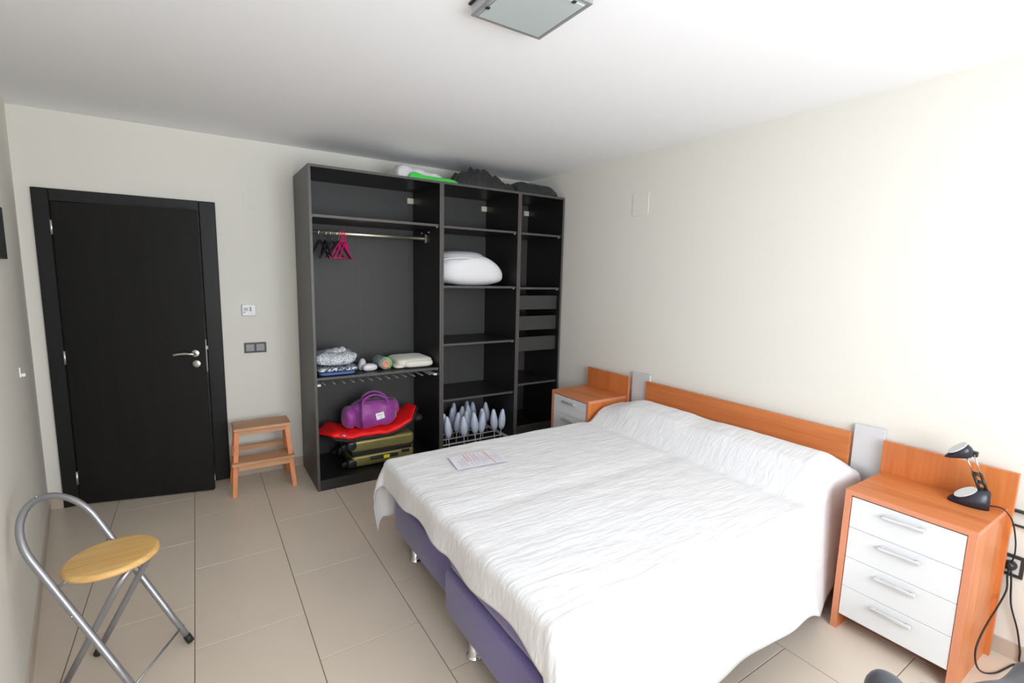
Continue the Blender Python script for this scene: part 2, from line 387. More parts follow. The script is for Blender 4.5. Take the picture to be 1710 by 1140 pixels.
part('lock_rose', MB().lathe([(.001, 0), (.026, 0), (.026, .006), (.022, .009), (.001, .009)], (hx+.004, -.018, 0.960), 20, (0, -1, 0)).box(hx-.002, hx+.010, -.030, -.026, .950, .972).xf(MD), 'brushed_steel', leaf)
part('lock_plate', B(LW_, LW_+.0025, -.011, .011, .90, 1.13).box(LW_, LW_+.012, -.007, .007, 1.06, 1.085).xf(MD), 'brushed_steel', leaf)

# ================================================================== WARDROBE (three units)
WY0, WY1, WZ = 3.806, 4.386, 2.36
TH = 0.018
units = [(1.589, 2.589), (2.589, 3.340), (3.340, 3.839)]
labels = ['wide open black-brown wardrobe unit with hangers and luggage', 'middle open black-brown wardrobe unit with shoe rack and white duvet', 'narrow open black-brown wardrobe unit with small dark drawers by the wall']
shelf_z = [[2.026, 0.858], [2.020, 1.536, 1.052, 0.572], [2.016, 1.528, 0.632]]
wr = []
for k, (a, b_) in enumerate(units):
    a += .0005; b_ -= .0005
    u = thing('open_wardrobe', labels[k], 'wardrobe', ((a+b_)/2, (WY0+WY1)/2, 0), group='wardrobe units standing side by side'); wr.append(u)
    for (p, q_) in ((a, a+TH), (b_-TH, b_)):
        sp = part('side_panel', B(p, q_, WY0+.001, WY1, 0, WZ, b=.0008), 'black_brown', u)
        part('edge_strip', B(p, q_, WY0-.0006, WY0+.001, 0, WZ), 'edge_sheen_grey', sp)  # thin strip carrying the painted gloss of the front edge
    i0, i1 = a+TH+.0003, b_-TH-.0003
    tp = part('top_panel', B(i0, i1, WY0+.001, WY1, WZ-TH, WZ), 'black_brown', u); part('edge_strip', B(i0, i1, WY0-.0006, WY0+.001, WZ-TH, WZ), 'edge_sheen_grey', tp)
    part('bottom_panel', B(i0, i1, WY0+.001, WY1, .064, .082), 'black_brown', u)
    part('plinth', B(i0, i1, WY0+.001, WY0+.017, 0, .0635), 'black_brown', u)
    xm = (i0+i1)/2
    part('back_panel', B(i0, xm-.0012, WY1-.010, WY1-.004, .0825, WZ-TH), 'black_back', u)
    part('back_panel', B(xm+.0012, i1, WY1-.010, WY1-.004, .0825, WZ-TH), 'black_back', u)
    part('seam_strip', B(xm-.0010, xm+.0010, WY1-.0095, WY1-.005, .0825, WZ-TH), 'edge_sheen_grey', u)
    for z in shelf_z[k]:
        sh = part('shelf', B(i0, i1, WY0+.022, WY1-.012, z-TH, z), 'black_brown', u)
        part('edge_strip', B(i0, i1, WY0+.020, WY0+.022, z-TH, z), 'edge_sheen_grey', sh)
        for x in (i0+.001, i1-.009):
            part('shelf_pin', B(x, x+.008, WY0+.040, WY0+.050, z-TH-.007, z-TH-.0005), 'white_plastic', u)
    part('wall_bracket', B(i1-.058, i1-.018, WY1-.03, WY1-.0105, 2.240, 2.288, b=.002).box(i1-.017, i1-.001, WY1-.03, WY1-.0105, 2.240, 2.288, b=.002), 'cream_plastic', u)
u1, u2_, u3 = wr
RX0, RX1, RY, RZ = 1.608, 2.570, 4.085, 1.925
rl = part('clothes_rail', T([(RX0, RY, RZ), (RX1, RY, RZ)], 0.0125, 12, flat=1.25), 'rail_champagne', u1, 'pale champagne metal clothes rail')
for x in (RX0, RX1-.008): part('rail_holder', B(x, x+.008, RY-.016, RY+.016, RZ-.035, RZ+.035, b=.003), 'rail_champagne', rl)
for x, y in ((2.562, 4.02), (2.562, 4.17)): part('screw_cap', MB().lathe([(.001, 0), (.006, 0), (.006, .004), (.001, .005)], (x+.007, y, 1.975), 10, (-1, 0, 0)), 'white_plastic', u1)
# pull-out trouser rack under the shelf
tr = part('trouser_rack', B(1.610, 1.640, 3.845, 4.33, .790, .806, b=.002).box(2.538, 2.568, 3.845, 4.33, .790, .806, b=.002).box(1.64, 2.538, 4.28, 4.30, .790, .806), 'white_steel', u1)
for i in range(13):
    x = 1.672+i*(2.512-1.672)/12
    part('trouser_bar', T([(x, 3.858, .797), (x, 4.28, .797)], .0060, 8), 'bar_grey', tr)
# drawers of the narrow unit
for (z0, z1) in ((1.322, 1.452), (1.130, 1.262), (.932, 1.066), (.090, .213)):
    a, b_ = 3.365, 3.814; f0 = WY0+.045
    dr = part('drawer', B(a, a+.012, f0+.014, 4.34, z0+.012, z1-.004).box(b_-.012, b_, f0+.014, 4.34, z0+.012, z1-.004).box(a+.012, b_-.012, 4.328, 4.34, z0+.012, z1-.004).box(a+.012, b_-.012, f0+.014, 4.328, z0+.012, z0+.020), 'black_brown', u3)
    part('drawer_front', B(a-.004, b_+.004, f0, f0+.0135, z0, z1, b=.003), 'drawer_weave', dr)
    for s_ in (a-.0065, b_+.0015): part('runner', B(s_, s_+.005, f0+.03, 4.33, z0+.02, z0+.045), 'steel', dr)
# shoe rack pulled-out frame
RK = thing('shoe_rack', 'white wire shoe rack at the bottom of the middle wardrobe unit', 'shoe rack', (2.966, 4.09, .0825))
for (a, b_) in ((2.612, 2.636), (3.296, 3.320)): part('side_rail', B(a, b_, 3.835, 4.345, .108, .128, b=.003), 'white_steel', RK)
for y in (3.842, 3.965, 4.098, 4.232, 4.335): part('rack_bar', B(2.6365, 3.2955, y-.005, y+.005, .112, .122), 'white_steel', RK)

# ================================================================== BED
for (y0, y1, x0, lab) in ((1.205, 1.998, 1.770, 'purple grey upholstered box base of the bed half nearer the nightstand with the lamp'),
                          (2.004, 2.797, 1.822, 'purple grey upholstered box base of the bed half nearer the wardrobe')):
    bb = thing('bed_base', lab, 'bed base', ((x0+3.77)/2, (y0+y1)/2, 0), group='two box bases side by side under the bedspread')
    part('upholstered_box', B(x0, 3.765, y0, y1, .118, .330, b=.022, seg=3), 'purple_fabric', bb)
    for (x, y) in ((x0+.06, y0+.13), (x0+.06, y1-.18), (3.66, y0+.12), (3.66, y1-.12)):
        part('leg', MB().lathe([(.001, 0), (.034, 0), (.034, .006), (.027, .010), (.027, .016), (.0225, .022), (.0225, .122), (.001, .122)], (x, y, 0), 20), 'chrome', bb, 'short chrome leg')
    single('mattress', B(x0+.004, 3.765, y0+.012, y1-.012, .3305, .545, b=.05, seg=3), 'mattress_fabric',
           'purple grey mattress under the white spread, on the '+('protruding near base' if y0 < 1.5 else 'far base by the wardrobe'), 'mattress', group='two mattresses side by side')
ZT = 0.566
def bump_h(x, y):
    h = sstep(3.34, 3.50, x)*0.150 + sstep(3.46, 3.64, x)*0.022 - sstep(3.66, 3.79, x)*0.05
    g = 1-0.45*sstep(2.52, 2.84, y)-0.42*sstep(1.33, 1.15, y)
    mid = 1-0.06*math.exp(-((y-2.03)/.10)**2)
    # hollow in front of the bolster and gentle sag
    sag = -0.012*math.exp(-((x-3.33)/.05)**2)
    w = 0.004*fbm(x*3, y*3)+0.0022*fbm(x*9, y*14, 3)
    return h*g*mid+sag+w+0.012*math.exp(-((y-2.0)/.35)**2)*sstep(1.8, 2.4, x)*0-0.006*math.exp(-((y-2.0)/.06)**2)*(1-sstep(3.2, 3.35, x))
EXF, EYN, EYF, RR_ = 1.800, 1.228, 2.782, 0.042
def spread_pt(s, t):
    x = 3.782-s; y = 2.0-t
    a = max(0.0, EXF-x)
    b = max(0.0, EYN-y) if y < EYN else max(0.0, y-EYF); sgn = -1 if y < EYN else 1
    xe = max(x, EXF); ye = min(max(y, EYN), EYF)
    z = ZT+bump_h(xe, ye)
    rho = math.hypot(a, b)
    if rho < 1e-9: return Vector((x, y, z))
    ca_, cb_ = a/rho, b/rho
    if sgn < 0: fb = 0.38-0.29*sstep(3.02, 3.44, xe)
    else: fb = 0.10-0.09*sstep(3.2, 3.34, xe)
    fa = 0.08
    fl_ = fa*ca_**2+fb*cb_**2; fc_ = (0.85 if sgn > 0 else 0.30)*ca_*cb_
    r = RR_
    if rho < r*math.pi/2: ph = rho/r; out = r*math.sin(ph); dn = r*(1-math.cos(ph))
    else:
        e = rho-r*math.pi/2; out = r+fl_*e+fc_*e*(1-(0.85 if sgn > 0 else 0)*min(1, e/.42)); dn = r+e*math.sqrt(max(.05, 1-fl_*fl_))
    k = min(1.0, dn/0.36)
    # soft folds of the hanging cloth
    if b > a:
        f = (0.005*math.sin(x*11+1.0)+0.006*fbm(x*6, 1.7))*(1-sstep(2.8, 3.2, xe))
        if sgn < 0: f += 0.006*math.exp(-((xe-3.18)/.05)**2)-0.004*math.exp(-((xe-3.29)/.035)**2)
        out += f*k*1.3
    else: out += (0.010*math.sin(y*16)+0.008*fbm(y*9, 4.2))*k*1.4
    z -= dn
    return Vector((xe-ca_*out, ye+sgn*cb_*out, z))
def hem_scale(t):  # foot overhang varies along the hem
    y = 2.0-t; return 0.168+0.014*math.sin(y*7.5+.6)+0.012*fbm(y*5, 9.1)+0.03*sstep(1.45, 1.2, y)
NS, NT = 190, 190
T0, T1 = -(EYF-2.0+0.41), (2.0-EYN+0.415)
vs = []; fs = []
for i in range(NS+1):
    for j in range(NT+1):
        t = T0+(T1-T0)*j/NT
        s_top = 3.782-EXF; smax = s_top+hem_scale(t)+0.13*max(0, (-(EYF-2.0)-t)/.41)
        s = smax*i/NS
        tt = t
        x = 3.782-s
        if t > 2.0-EYN:   # near hem runs a little uneven
            over = (t-(2.0-EYN))/(T1-(2.0-EYN)); tt = (2.0-EYN)+over*(0.415+0.005*math.sin(x*9)+0.16*sstep(3.02, 3.45, x))
        vs.append(spread_pt(s, tt))
for i in range(NS):
    for j in range(NT):
        a = i*(NT+1)+j; fs.append((a, a+1, a+NT+2, a+NT+1))
spread = single('bedspread', MB().add(vs, fs, True), 'bedspread_cotton', 'white rippled cotton bedspread covering the double bed', 'bedspread')
so = spread.modifiers.new('thickness', 'SOLIDIFY'); so.thickness = 0.005; so.offset = -1
# pillows under the spread are hidden; headboard against the wall
hb = thing('headboard', 'cherry wood headboard panel between two silver grey posts', 'headboard', (W-.03, 1.97, 0))
part('board', B(3.802, 3.824, 1.266, 2.678, .36, .842, b=.0015), 'cherry_y', hb)
part('post', B(3.8245, 3.8425, 1.12, 1.258, 0, .888, b=.0015), 'post_silver', hb, 'flat silver grey post')
part('post', B(3.8245, 3.8425, 2.662, 2.842, 0, .888, b=.0015), 'post_silver', hb, 'flat silver grey post')
part('rail', B(3.8245, 3.8425, 1.26, 2.66, .50, .62), 'post_silver', hb)
# sheet of paper on the bed
pc = [(2.051, 2.422), (2.364, 2.395), (2.384, 2.598), (2.083, 2.618)]
def bil(u, v): return tuple(pc[0][k]*(1-u)*(1-v)+pc[1][k]*u*(1-v)+pc[2][k]*u*v+pc[3][k]*(1-u)*v for k in (0, 1))
def pz(x, y): return ZT+bump_h(x, y)+0.0042
def strip(u0, u1, v0, v1, dz, nu=6, nv=4):
    vs = []; fs = []
    for i in range(nu+1):
        for j in range(nv+1):
            x, y = bil(u0+(u1-u0)*i/nu, v0+(v1-v0)*j/nv); vs.append((x, y, ZT+0.0075+dz+0.0035*math.sin(u0*0+x*9)+0.003*(1-((x-2.05)/.33))))
    n = len(vs)
    for i in range(nu):
        for j in range(nv): a = i*(nv+1)+j; fs.append((a, a+nv+1, a+nv+2, a+1))
    mb = MB().add(vs, fs); mb2 = [(v[0], v[1], v[2]-.0006) for v in vs]
    mb.add(mb2, [f[::-1] for f in fs]); return mb
pp = thing('paper_sheet', 'printed sheet of paper with red lines lying on the bedspread', 'paper', (2.2, 2.5, ZT))
part('sheet', strip(0, 1, 0, 1, 0, 10, 6), 'paper', pp)
for (u, v0, v1, w_) in ((.29, .42, .97, .014), (.36, .42, .97, .008), (.43, .42, .97, .008), (.50, .42, .97, .008), (.70, .30, .97, .006), (.735, .03, .97, .014)):
    part('printed_line', strip(u, u+w_, v0, v1, .0008, 1, 6), 'print_red', pp)
for u in (.12, .16, .20, .24, .33, .40, .47, .54, .58, .62, .66, .80, .85, .90):
    part('printed_line', strip(u, u+.007, random.uniform(.08, .3), random.uniform(.55, .92), .0008, 1, 6), 'print_grey', pp)

# ================================================================== NIGHTSTANDS
def nightstand(y0, label):
    y1 = y0+.455; fx = 3.380; px = 3.780; t = .022
    n = thing('nightstand', label, 'nightstand', ((fx+px)/2, (y0+y1)/2, 0), group='nightstands either side of the bed')
    part('top_board', B(fx+.001, px-.0003, y0, y1, .690-t, .690), 'cherry_y', n)
    part('top_edge', B(fx-.0005, fx+.001, y0, y1, .690-t, .690).box(fx+.001, px-.0003, y0-.0012, y0, .690-t, .690), 'cherry_edge', n)
    for (a, b_) in ((y0, y0+.026), (y1-.026, y1)):
        sd = part('side_board', B(fx+.001, px-.0003, a, b_, 0, .690-t-.0003), 'cherry_z', n)
        part('edge_strip', B(fx-.0005, fx+.001, a, b_, 0, .690-t-.0003), 'cherry_edge', sd)
    part('back_board', B(px, px+.021, y0-.018, y1+.014, 0, .848, b=.0015), 'cherry_z', n, 'tall cherry back board')
    part('carcass', B(fx+.03, px-.02, y0+.027, y1-.027, .10, .66), 'cherry_z', n)
    for i in range(4):
        z1 = .6615-i*.1455; z0 = z1-.1435
        dr = part('drawer', B(fx+.002, fx+.020, y0+.0285, y1-.0285, z0, z1, b=.001), 'drawer_white', n, 'white drawer front')
        zc = z1-.036; yc = (y0+y1)/2
        part('handle', MB().box(fx-.022, fx-.012, yc-.074, yc+.074, zc-.008, zc+.008, b=.0035, seg=2).box(fx-.013, fx+.0015, yc-.072, yc-.056, zc-.007, zc+.007, b=.002).box(fx-.013, fx+.0015, yc+.056, yc+.072, zc-.007, zc+.007, b=.002), 'handle_metal', dr)
    return n
nightstand(.640, 'four-drawer cherry and white nightstand carrying the black desk lamp')
nightstand(2.858, 'cherry and white nightstand between the bed and the wardrobe')

# ================================================================== STEP STOOL
st = thing('step_stool', 'two-step beech wood stool between the door and the wardrobe', 'step stool', (1.262, 4.15, 0))
def beam(p, q_, w, d):
    """square bar from p to q_ with horizontal section w (x) by d (y)"""
    vs = []
    for c in (p, q_):
        vs += [(c[0]-w/2, c[1]-d/2, c[2]), (c[0]+w/2, c[1]-d/2, c[2]), (c[0]+w/2, c[1]+d/2, c[2]), (c[0]-w/2, c[1]+d/2, c[2])]
    return MB().add(vs, [(3, 2, 1, 0), (4, 5, 6, 7), (0, 1, 5, 4), (1, 2, 6, 5), (2, 3, 7, 6), (3, 0, 4, 7)])
part('top_step', B(1.075, 1.452, 4.020, 4.232, .478, .500, b=.003), 'stool_beech_sheen_x', st)
part('lower_step', B(1.054, 1.470, 3.995, 4.165, .228, .250, b=.003), 'stool_beech_sheen_x', st)
for s_ in (-1, 1):
    c = 1.262
    part('leg', beam((c+s_*.200, 4.025, 0), (c+s_*.165, 4.072, .4775), .030, .036), 'stool_beech', st)
    part('leg', beam((c+s_*.200, 4.335, 0), (c+s_*.165, 4.200, .4775), .030, .036), 'stool_beech', st)
    part('side_rail', B(c+s_*.183-.010, c+s_*.183+.010, 4.06, 4.27, .190, .2275), 'stool_beech', st)
part('apron', B(1.109, 1.417, 4.052, 4.070, .440, .4775), 'stool_beech_sheen_x', st)
part('apron', B(1.094, 1.430, 4.004, 4.022, .190, .2275), 'stool_beech_sheen_x', st)
part('stretcher', B(1.096, 1.428, 4.262, 4.280, .255, .293), 'stool_beech_sheen_x', st)

# ================================================================== FOLDING CHAIR
TH_ = -.485; CF = Vector((math.cos(TH_), math.sin(TH_), 0)); CS = Vector((math.sin(TH_), -math.cos(TH_), 0)); C0 = Vector((.811, 2.524, 0))
def ch(f, s, z): return C0+CF*f+CS*s+Vector((0, 0, z))
seat_c = ch(-.184, .153, 0)
chair = thing('folding_chair', 'folding chair with grey steel tube frame and round beech seat', 'chair', (seat_c.x, seat_c.y, 0))
AL, LL, LR, WDT = 1.048, .685, .18, .306
def hp(l, s): return ch(-math.cos(AL)*l, s, math.sin(AL)*l)
pts = [hp(l, 0) for l in (0.03, .2, .4, .6, LL)]
for i in range(1, 20):
    a = math.pi*i/20; pts.append(hp(LL+LR*math.sin(a), WDT/2-WDT/2*math.cos(a)))
pts += [hp(l, WDT) for l in (LL, .6, .4, .2, .03)]
fr_ = part('back_frame', T(pts, .0125, 14), 'grey_tube', chair, 'tall hairpin tube forming back and front legs')
for s_ in (0, WDT): part('foot_cap', T([hp(.013, s_), hp(.048, s_)], .0142, 14), 'rubber', fr_)
part('cross_wire', T([hp(.088, -.018), hp(.088, WDT+.018)], .0045, 8), 'grey_tube', chair)
for s_ in (0.0, WDT):
    part('rivet', MB().lathe([(.001, 0), (.005, 0), (.004, .003), (.001, .004)], hp(.44, s_)+CS*.012, 8, tuple(CS)), 'steel', fr_)
part('rivet', MB().lathe([(.001, 0), (.005, 0), (.004, .003), (.001, .004)], hp(LL+LR, WDT/2)+Vector((0, 0, .012)), 8), 'steel', fr_)
SA, SB = .048, .222
def rf(k, s): return ch(-.362+.262*k, s, .0+.478*k)
pts = [rf(.03, SB), rf(.4, SB), rf(.75, SB)]
for i in range(0, 9):
    a = (math.pi/2)*i/8; pts.append(rf(.87+.13*math.sin(a), SB-.06+.06*math.cos(a)))
for i in range(0, 9):
    a = (math.pi/2)*i/8; pts.append(rf(.87+.13*math.cos(a), SA+.06-.06*math.sin(a)))
pts += [rf(.75, SA), rf(.4, SA), rf(.03, SA)]
rf_ = part('rear_leg_frame', T(pts, .0118, 14), 'grey_tube', chair)
for s_ in (SA, SB): part('foot_cap', T([rf(.018, s_), rf(.062, s_)], .0136, 14), 'rubber', rf_)
tilt = .053
Mseat = Matrix.Translation(ch(-.184, .153, .4965)) @ Matrix.Rotation(TH_, 4, 'Z') @ Matrix.Rotation(-tilt, 4, 'Y')
part('seat', MB().lathe([(.001, 0), (.140, 0), (.149, .0015), (.152, .005), (.1515, .013), (.148, .019), (.1425, .0232), (.140, .0235), (.001, .0236)], (0, 0, 0), 48).xf(Mseat), 'seat_beech', chair, 'round light beech seat')
part('seat_bracket', T([ch(-.305, .02, .46), ch(-.26, .06, .488), ch(-.26, .246, .488), ch(-.305, .286, .46)], .006, 8), 'grey_tube', chair)

# ================================================================== DESK LAMP ON NIGHTSTAND
lp = thing('desk_lamp', 'small black desk lamp with grey oval inlays on the nightstand', 'lamp', (3.685, .745, .690))
lz = .6905
# frame: forward axis from rear to nose
nose = Vector((3.662, .808, 0)); rear = Vector((3.700, .684, 0)); lf = (nose-rear).normalized(); ls = Vector((-lf.y, lf.x, 0)); LB = (nose-rear).length
def lpnt(f, s, z): return rear+lf*f+ls*s+Vector((0, 0, lz+z))
def lamp_hull(secs, n=20):
    vs = []; fs = []
    for (f, w, zb, zt) in secs:
        for j in range(n):
            a = 2*math.pi*j/n; cx = math.cos(a); sz = math.sin(a)
            z = zb+(zt-zb)*max(0, sz)**.8 if sz > 0 else zb
            vs.append(lpnt(f, w*math.copysign(abs(cx)**.7, cx), z))
    k = len(secs)
    for i in range(k-1): fs += [(i*n+j, i*n+(j+1) % n, (i+1)*n+(j+1) % n, (i+1)*n+j) for j in range(n)]
    fs += [tuple(range(n))[::-1], tuple(range((k-1)*n, k*n))]
    return MB().add(vs, fs, True)
part('base', lamp_hull([(0, .034, 0, .074), (.012, .043, 0, .082), (.03, .047, 0, .083), (.055, .047, 0, .073), (.085, .040, 0, .053), (.110, .028, 0, .034), (.125, .015, 0, .020), (.132, .003, 0, .008)]), 'dark_plastic', lp)
def oval(c, ax, ay, nrm_t, th=.004, n=24):
    vs = []; 
    for k_ in (0, 1):
        for j in range(n):
            a = 2*math.pi*j/n; vs.append(c+ax*math.cos(a)+ay*math.sin(a)+nrm_t*th*k_)
    return MB().add(vs, [tuple(range(n))[::-1], tuple(range(n, 2*n))]+[(j, (j+1) % n, n+(j+1) % n, n+j) for j in range(n)])
def inlay(c, e_, hw, th=.004):
    a_ = e_; ay_ = (ls*.86+Vector((0, 0, -.51)))*hw; n__ = a_.cross(ay_).normalized(); n__ = n__ if n__.z > 0 else -n__
    return oval(c+n__*.0035, a_, ay_, n__, th)
part('base_inlay', inlay(lpnt(.076, .017, .052), (lpnt(.106, 0, .034)-lpnt(.046, 0, .072))*.58, .024), 'pale_grey_plastic', lp)
elb = MB()
for s_ in (-.012, .012):
    for (p, q_, w_) in (((.012, .074), (.038, .140), .009), ((.034, .070), (.062, .138), .009), ((.036, .138), (.064, .140), .008), ((.026, .106), (.050, .106), .007)):
        elb.tube([lpnt(p[0], s_, p[1]), lpnt(q_[0], s_, q_[1])], w_*.6, 6)
part('elbow', elb, 'black_plastic', lp)
part('arm_rod', T([lpnt(.062, -.008, .138), lpnt(.092, -.008, .208)], .0028, 8), 'chrome', lp)
part('arm_rod', T([lpnt(.037, .008, .138), lpnt(.068, .008, .222)], .0028, 8), 'chrome', lp)
def head_hull(secs, n=20):
    vs = []; fs = []
    for (f, w, zb, zt) in secs:
        for j in range(n):
            a = 2*math.pi*j/n; cx = math.cos(a); sz = math.sin(a)
            z = (zb+zt)/2+(zt-zb)/2*math.copysign(abs(sz)**.8, sz); vs.append(lpnt(f, w*math.copysign(abs(cx)**.8, cx), z))
    k = len(secs)
    for i in range(k-1): fs += [(i*n+j, i*n+(j+1) % n, (i+1)*n+(j+1) % n, (i+1)*n+j) for j in range(n)]
    fs += [tuple(range(n))[::-1], tuple(range((k-1)*n, k*n))]
    return MB().add(vs, fs, True)
hd = part('lamp_head', head_hull([(.070, .010, .214, .236), (.078, .022, .205, .250), (.092, .031, .199, .262), (.108, .034, .196, .258), (.128, .030, .192, .240), (.146, .020, .189, .215), (.160, .006, .187, .196)]), 'dark_plastic', lp)
part('head_inlay', inlay(lpnt(.120, .015, .240), (lpnt(.146, 0, .214)-lpnt(.096, 0, .258))*.56, .019, .005), 'pale_grey_plastic', hd)
part('head_joint', B(-.010, .012, -.010, .010, -.012, .012, b=.003).xf(Matrix.Translation(lpnt(.066, 0, .224))), 'black_plastic', lp)
part('power_cord', T(smooth_path([lpnt(-.002, 0, .012), (3.700, .655, .708), (3.700, .632, .702), (3.712, .608, .66), (3.757, .598, .57), (3.800, .600, .495), (3.822, .608, .444)]), .0028, 8), 'rubber', lp, 'thin black cord')

# ================================================================== WALL SOCKET, CABLES, RACK
sk = thing('wall_socket', 'black framed wall socket with a plug beside the nightstand', 'socket', (W, .61, .38))
mb = MB()
for (a, b_, c, d) in ((.572, .584, .372, .470), (.640, .652, .372, .470), (.584, .640, .372, .386), (.584, .640, .456, .470)): mb.box(W-.010, W-.0005, a, b_, c, d)
part('frame', mb, 'dark_frame', sk)
part('insert', B(W-.008, W-.0005, .584, .640, .386, .456), 'pale_grey_plastic', sk)
part('plug', MB().lathe([(.001, 0), (.021, 0), (.021, .016), (.016, .030), (.006, .034), (.001, .034)], (W-.0085, .612, .424), 18, (-1, 0, 0)), 'black_plastic', sk)
single('cable', T(smooth_path([(W-.040, .612, .418), (W-.035, .613, .375), (3.800, .606, .322), (3.690, .606, .285), (3.560, .604, .270), (3.460, .604, .235), (3.430, .604, .185), (3.470, .600, .110), (3.560, .592, .045), (3.660, .575, .010), (3.740, .560, .005), (3.804, .545, .005), (3.822, .515, .005), (3.815, .40, .005)]), .0035, 8), 'rubber', 'black cable looping down from the wall socket to the floor', 'cable')
single('cable', T(smooth_path([(W-.040, .606, .418), (W-.030, .600, .36), (W-.020, .590, .25), (W-.016, .560, .15), (W-.016, .541, .06), (W-.020, .530, .006), (W-.03, .45, .006)]), .0035, 8), 'rubber', 'black cable hanging straight down the wall under the socket', 'cable')
rk = thing('wall_rack', 'black metal double rail on the wall right of the lamp nightstand', 'rack', (W-.02, .3, .58))
part('rail', B(W-.030, W-.012, .02, .632, .668, .680, b=.002), 'dark_frame', rk)
part('rail', B(W-.024, W-.012, .02, .634, .604, .613, b=.002), 'dark_frame', rk)
part('bracket', B(W-.0115, W-.0005, .30, .325, .60, .685), 'dark_frame', rk)
part('wood_block', B(W-.030, W-.001, .624, .640, .562, .598, b=.002), 'light_wood', rk, 'small light wooden block')

# ================================================================== WALL FITTINGS
th_ = thing('thermostat', 'white wall thermostat with small grey display above the switches', 'thermostat', (1.241, D, 1.275))
part('housing', B(1.194, 1.288, D-.026, D-.0005, 1.278, 1.366, b=.004), 'white_plastic', th_)
part('display', B(1.206, 1.236, D-.028, D-.0265, 1.317, 1.341), 'lcd', th_)
for z in (1.337, 1.321): part('button', B(1.247, 1.256, D-.029, D-.0265, z-.006, z+.006), 'dark_frame', th_)
part('button', B(1.204, 1.215, D-.028, D-.0265, 1.302, 1.308), 'dark_frame', th_)
part('seam', B(1.2585, 1.2595, D-.0268, D-.0262, 1.281, 1.362), 'pale_grey_plastic', th_)
sw = thing('light_switch', 'black framed double light switch with two grey rockers', 'switch', (1.273, D, .985))
mb = MB()
for (a, b_, c, d) in ((1.197, 1.209, .986, 1.066), (1.339, 1.351, .986, 1.066), (1.2675, 1.2805, .998, 1.054), (1.209, 1.339, .986, .998), (1.209, 1.339, 1.054, 1.066)): mb.box(a, b_, D-.010, D-.0005, c, d)
part('frame', mb, 'dark_frame', sw)
for (a, b_) in ((1.210, 1.267), (1.281, 1.338)): part('rocker', B(a, b_, D-.0085, D-.001, .9985, 1.0535, b=.001), 'switch_grey', sw)
single('cover_plate', B(1.240, 1.348, D-.003, D-.0002, 2.093, 2.210, b=.001), 'wall_paint', 'white blank square cover plate high above the thermostat', 'cover plate', group='blank cover plates on the walls')
single('cover_plate', B(W-.004, W-.0002, 2.800, 2.963, 2.118, 2.292, b=.001), 'wall_paint', 'white blank square cover plate on the wall right of the wardrobe', 'cover plate', group='blank cover plates on the walls')
def onleft(y, z0, z1, w, d0, d1, b=0):   # box on the slanting wall
    a = math.atan(TL); M = Matrix.Translation((lwx(y), y, 0)) @ Matrix.Rotation(a, 4, 'Z'); return B(d0, d1, -w/2, w/2, z0, z1, b=b).xf(M)
wk = thing('wall_hook', 'tiny white hook on the slanting left wall', 'hook', (lwx(3.53), 3.53, 1.07))
part('hook_plate', onleft(3.53, 1.066, 1.116, .028, .0003, .006, .001), 'white_plastic', wk)
part('hook_tip', onleft(3.53, 1.068, 1.084, .016, .006, .022, .002), 'white_plastic', wk)
pf = thing('picture_frame', 'dark framed picture at the left edge of the photo', 'picture', (lwx(3.22), 3.22, 1.66))
part('frame', onleft(3.20, 1.655, 1.895, .50, .0005, .012, .002), 'dark_frame', pf)
part('picture', onleft(3.20, 1.680, 1.870, .45, .0121, .0132), 'dark_lining', pf)
# ceiling lamp
cl = thing('ceiling_lamp', 'square silver ceiling lamp with frosted glass panel', 'ceiling lamp', (1.975, 1.72, H-.07))
part('back_plate', B(1.778, 2.095, 1.510, 1.832, H-.006, H-.0003), 'dark_frame', cl)
sx0, sx1, sy0, sy1, sz0, sz1 = 1.785, 2.088, 1.517, 1.825, H-.040, H-.0065
for bx in ((sx0, sx0+.004, sy0, sy1), (sx1-.004, sx1, sy0, sy1), (sx0+.004, sx1-.004, sy0, sy0+.004), (sx0+.004, sx1-.004, sy1-.004, sy1)):
    part('side_plate', B(*bx, sz0, sz1, b=.001), 'lamp_metal', cl)
fr = MB(); g = .012
for bx in ((sx0, sx0+g, sy0, sy1), (sx1-g, sx1, sy0, sy1), (sx0+g, sx1-g, sy0, sy0+g), (sx0+g, sx1-g, sy1-g, sy1)): fr.box(*bx, sz0-.004, sz0)
part('rim', fr, 'switch_grey', cl)
part('glass_panel', B(sx0+.020, sx1-.020, sy0+.020, sy1-.020, sz0-.008, sz0-.003, b=.001), 'frosted_glass', cl, 'frosted glass panel')
part('glass_support', B(sx0+.0125, sx1-.0125, sy0+.0125, sy1-.0125, sz0-.002, sz0+.004), 'frosted_glass', cl)
for (x, y) in ((sx0+.018, 1.735), (2.02, sy0+.018)): part('clip', B(x-.007, x+.007, y-.007, y+.007, sz0-.011, sz0-.0085), 'dark_frame', cl)

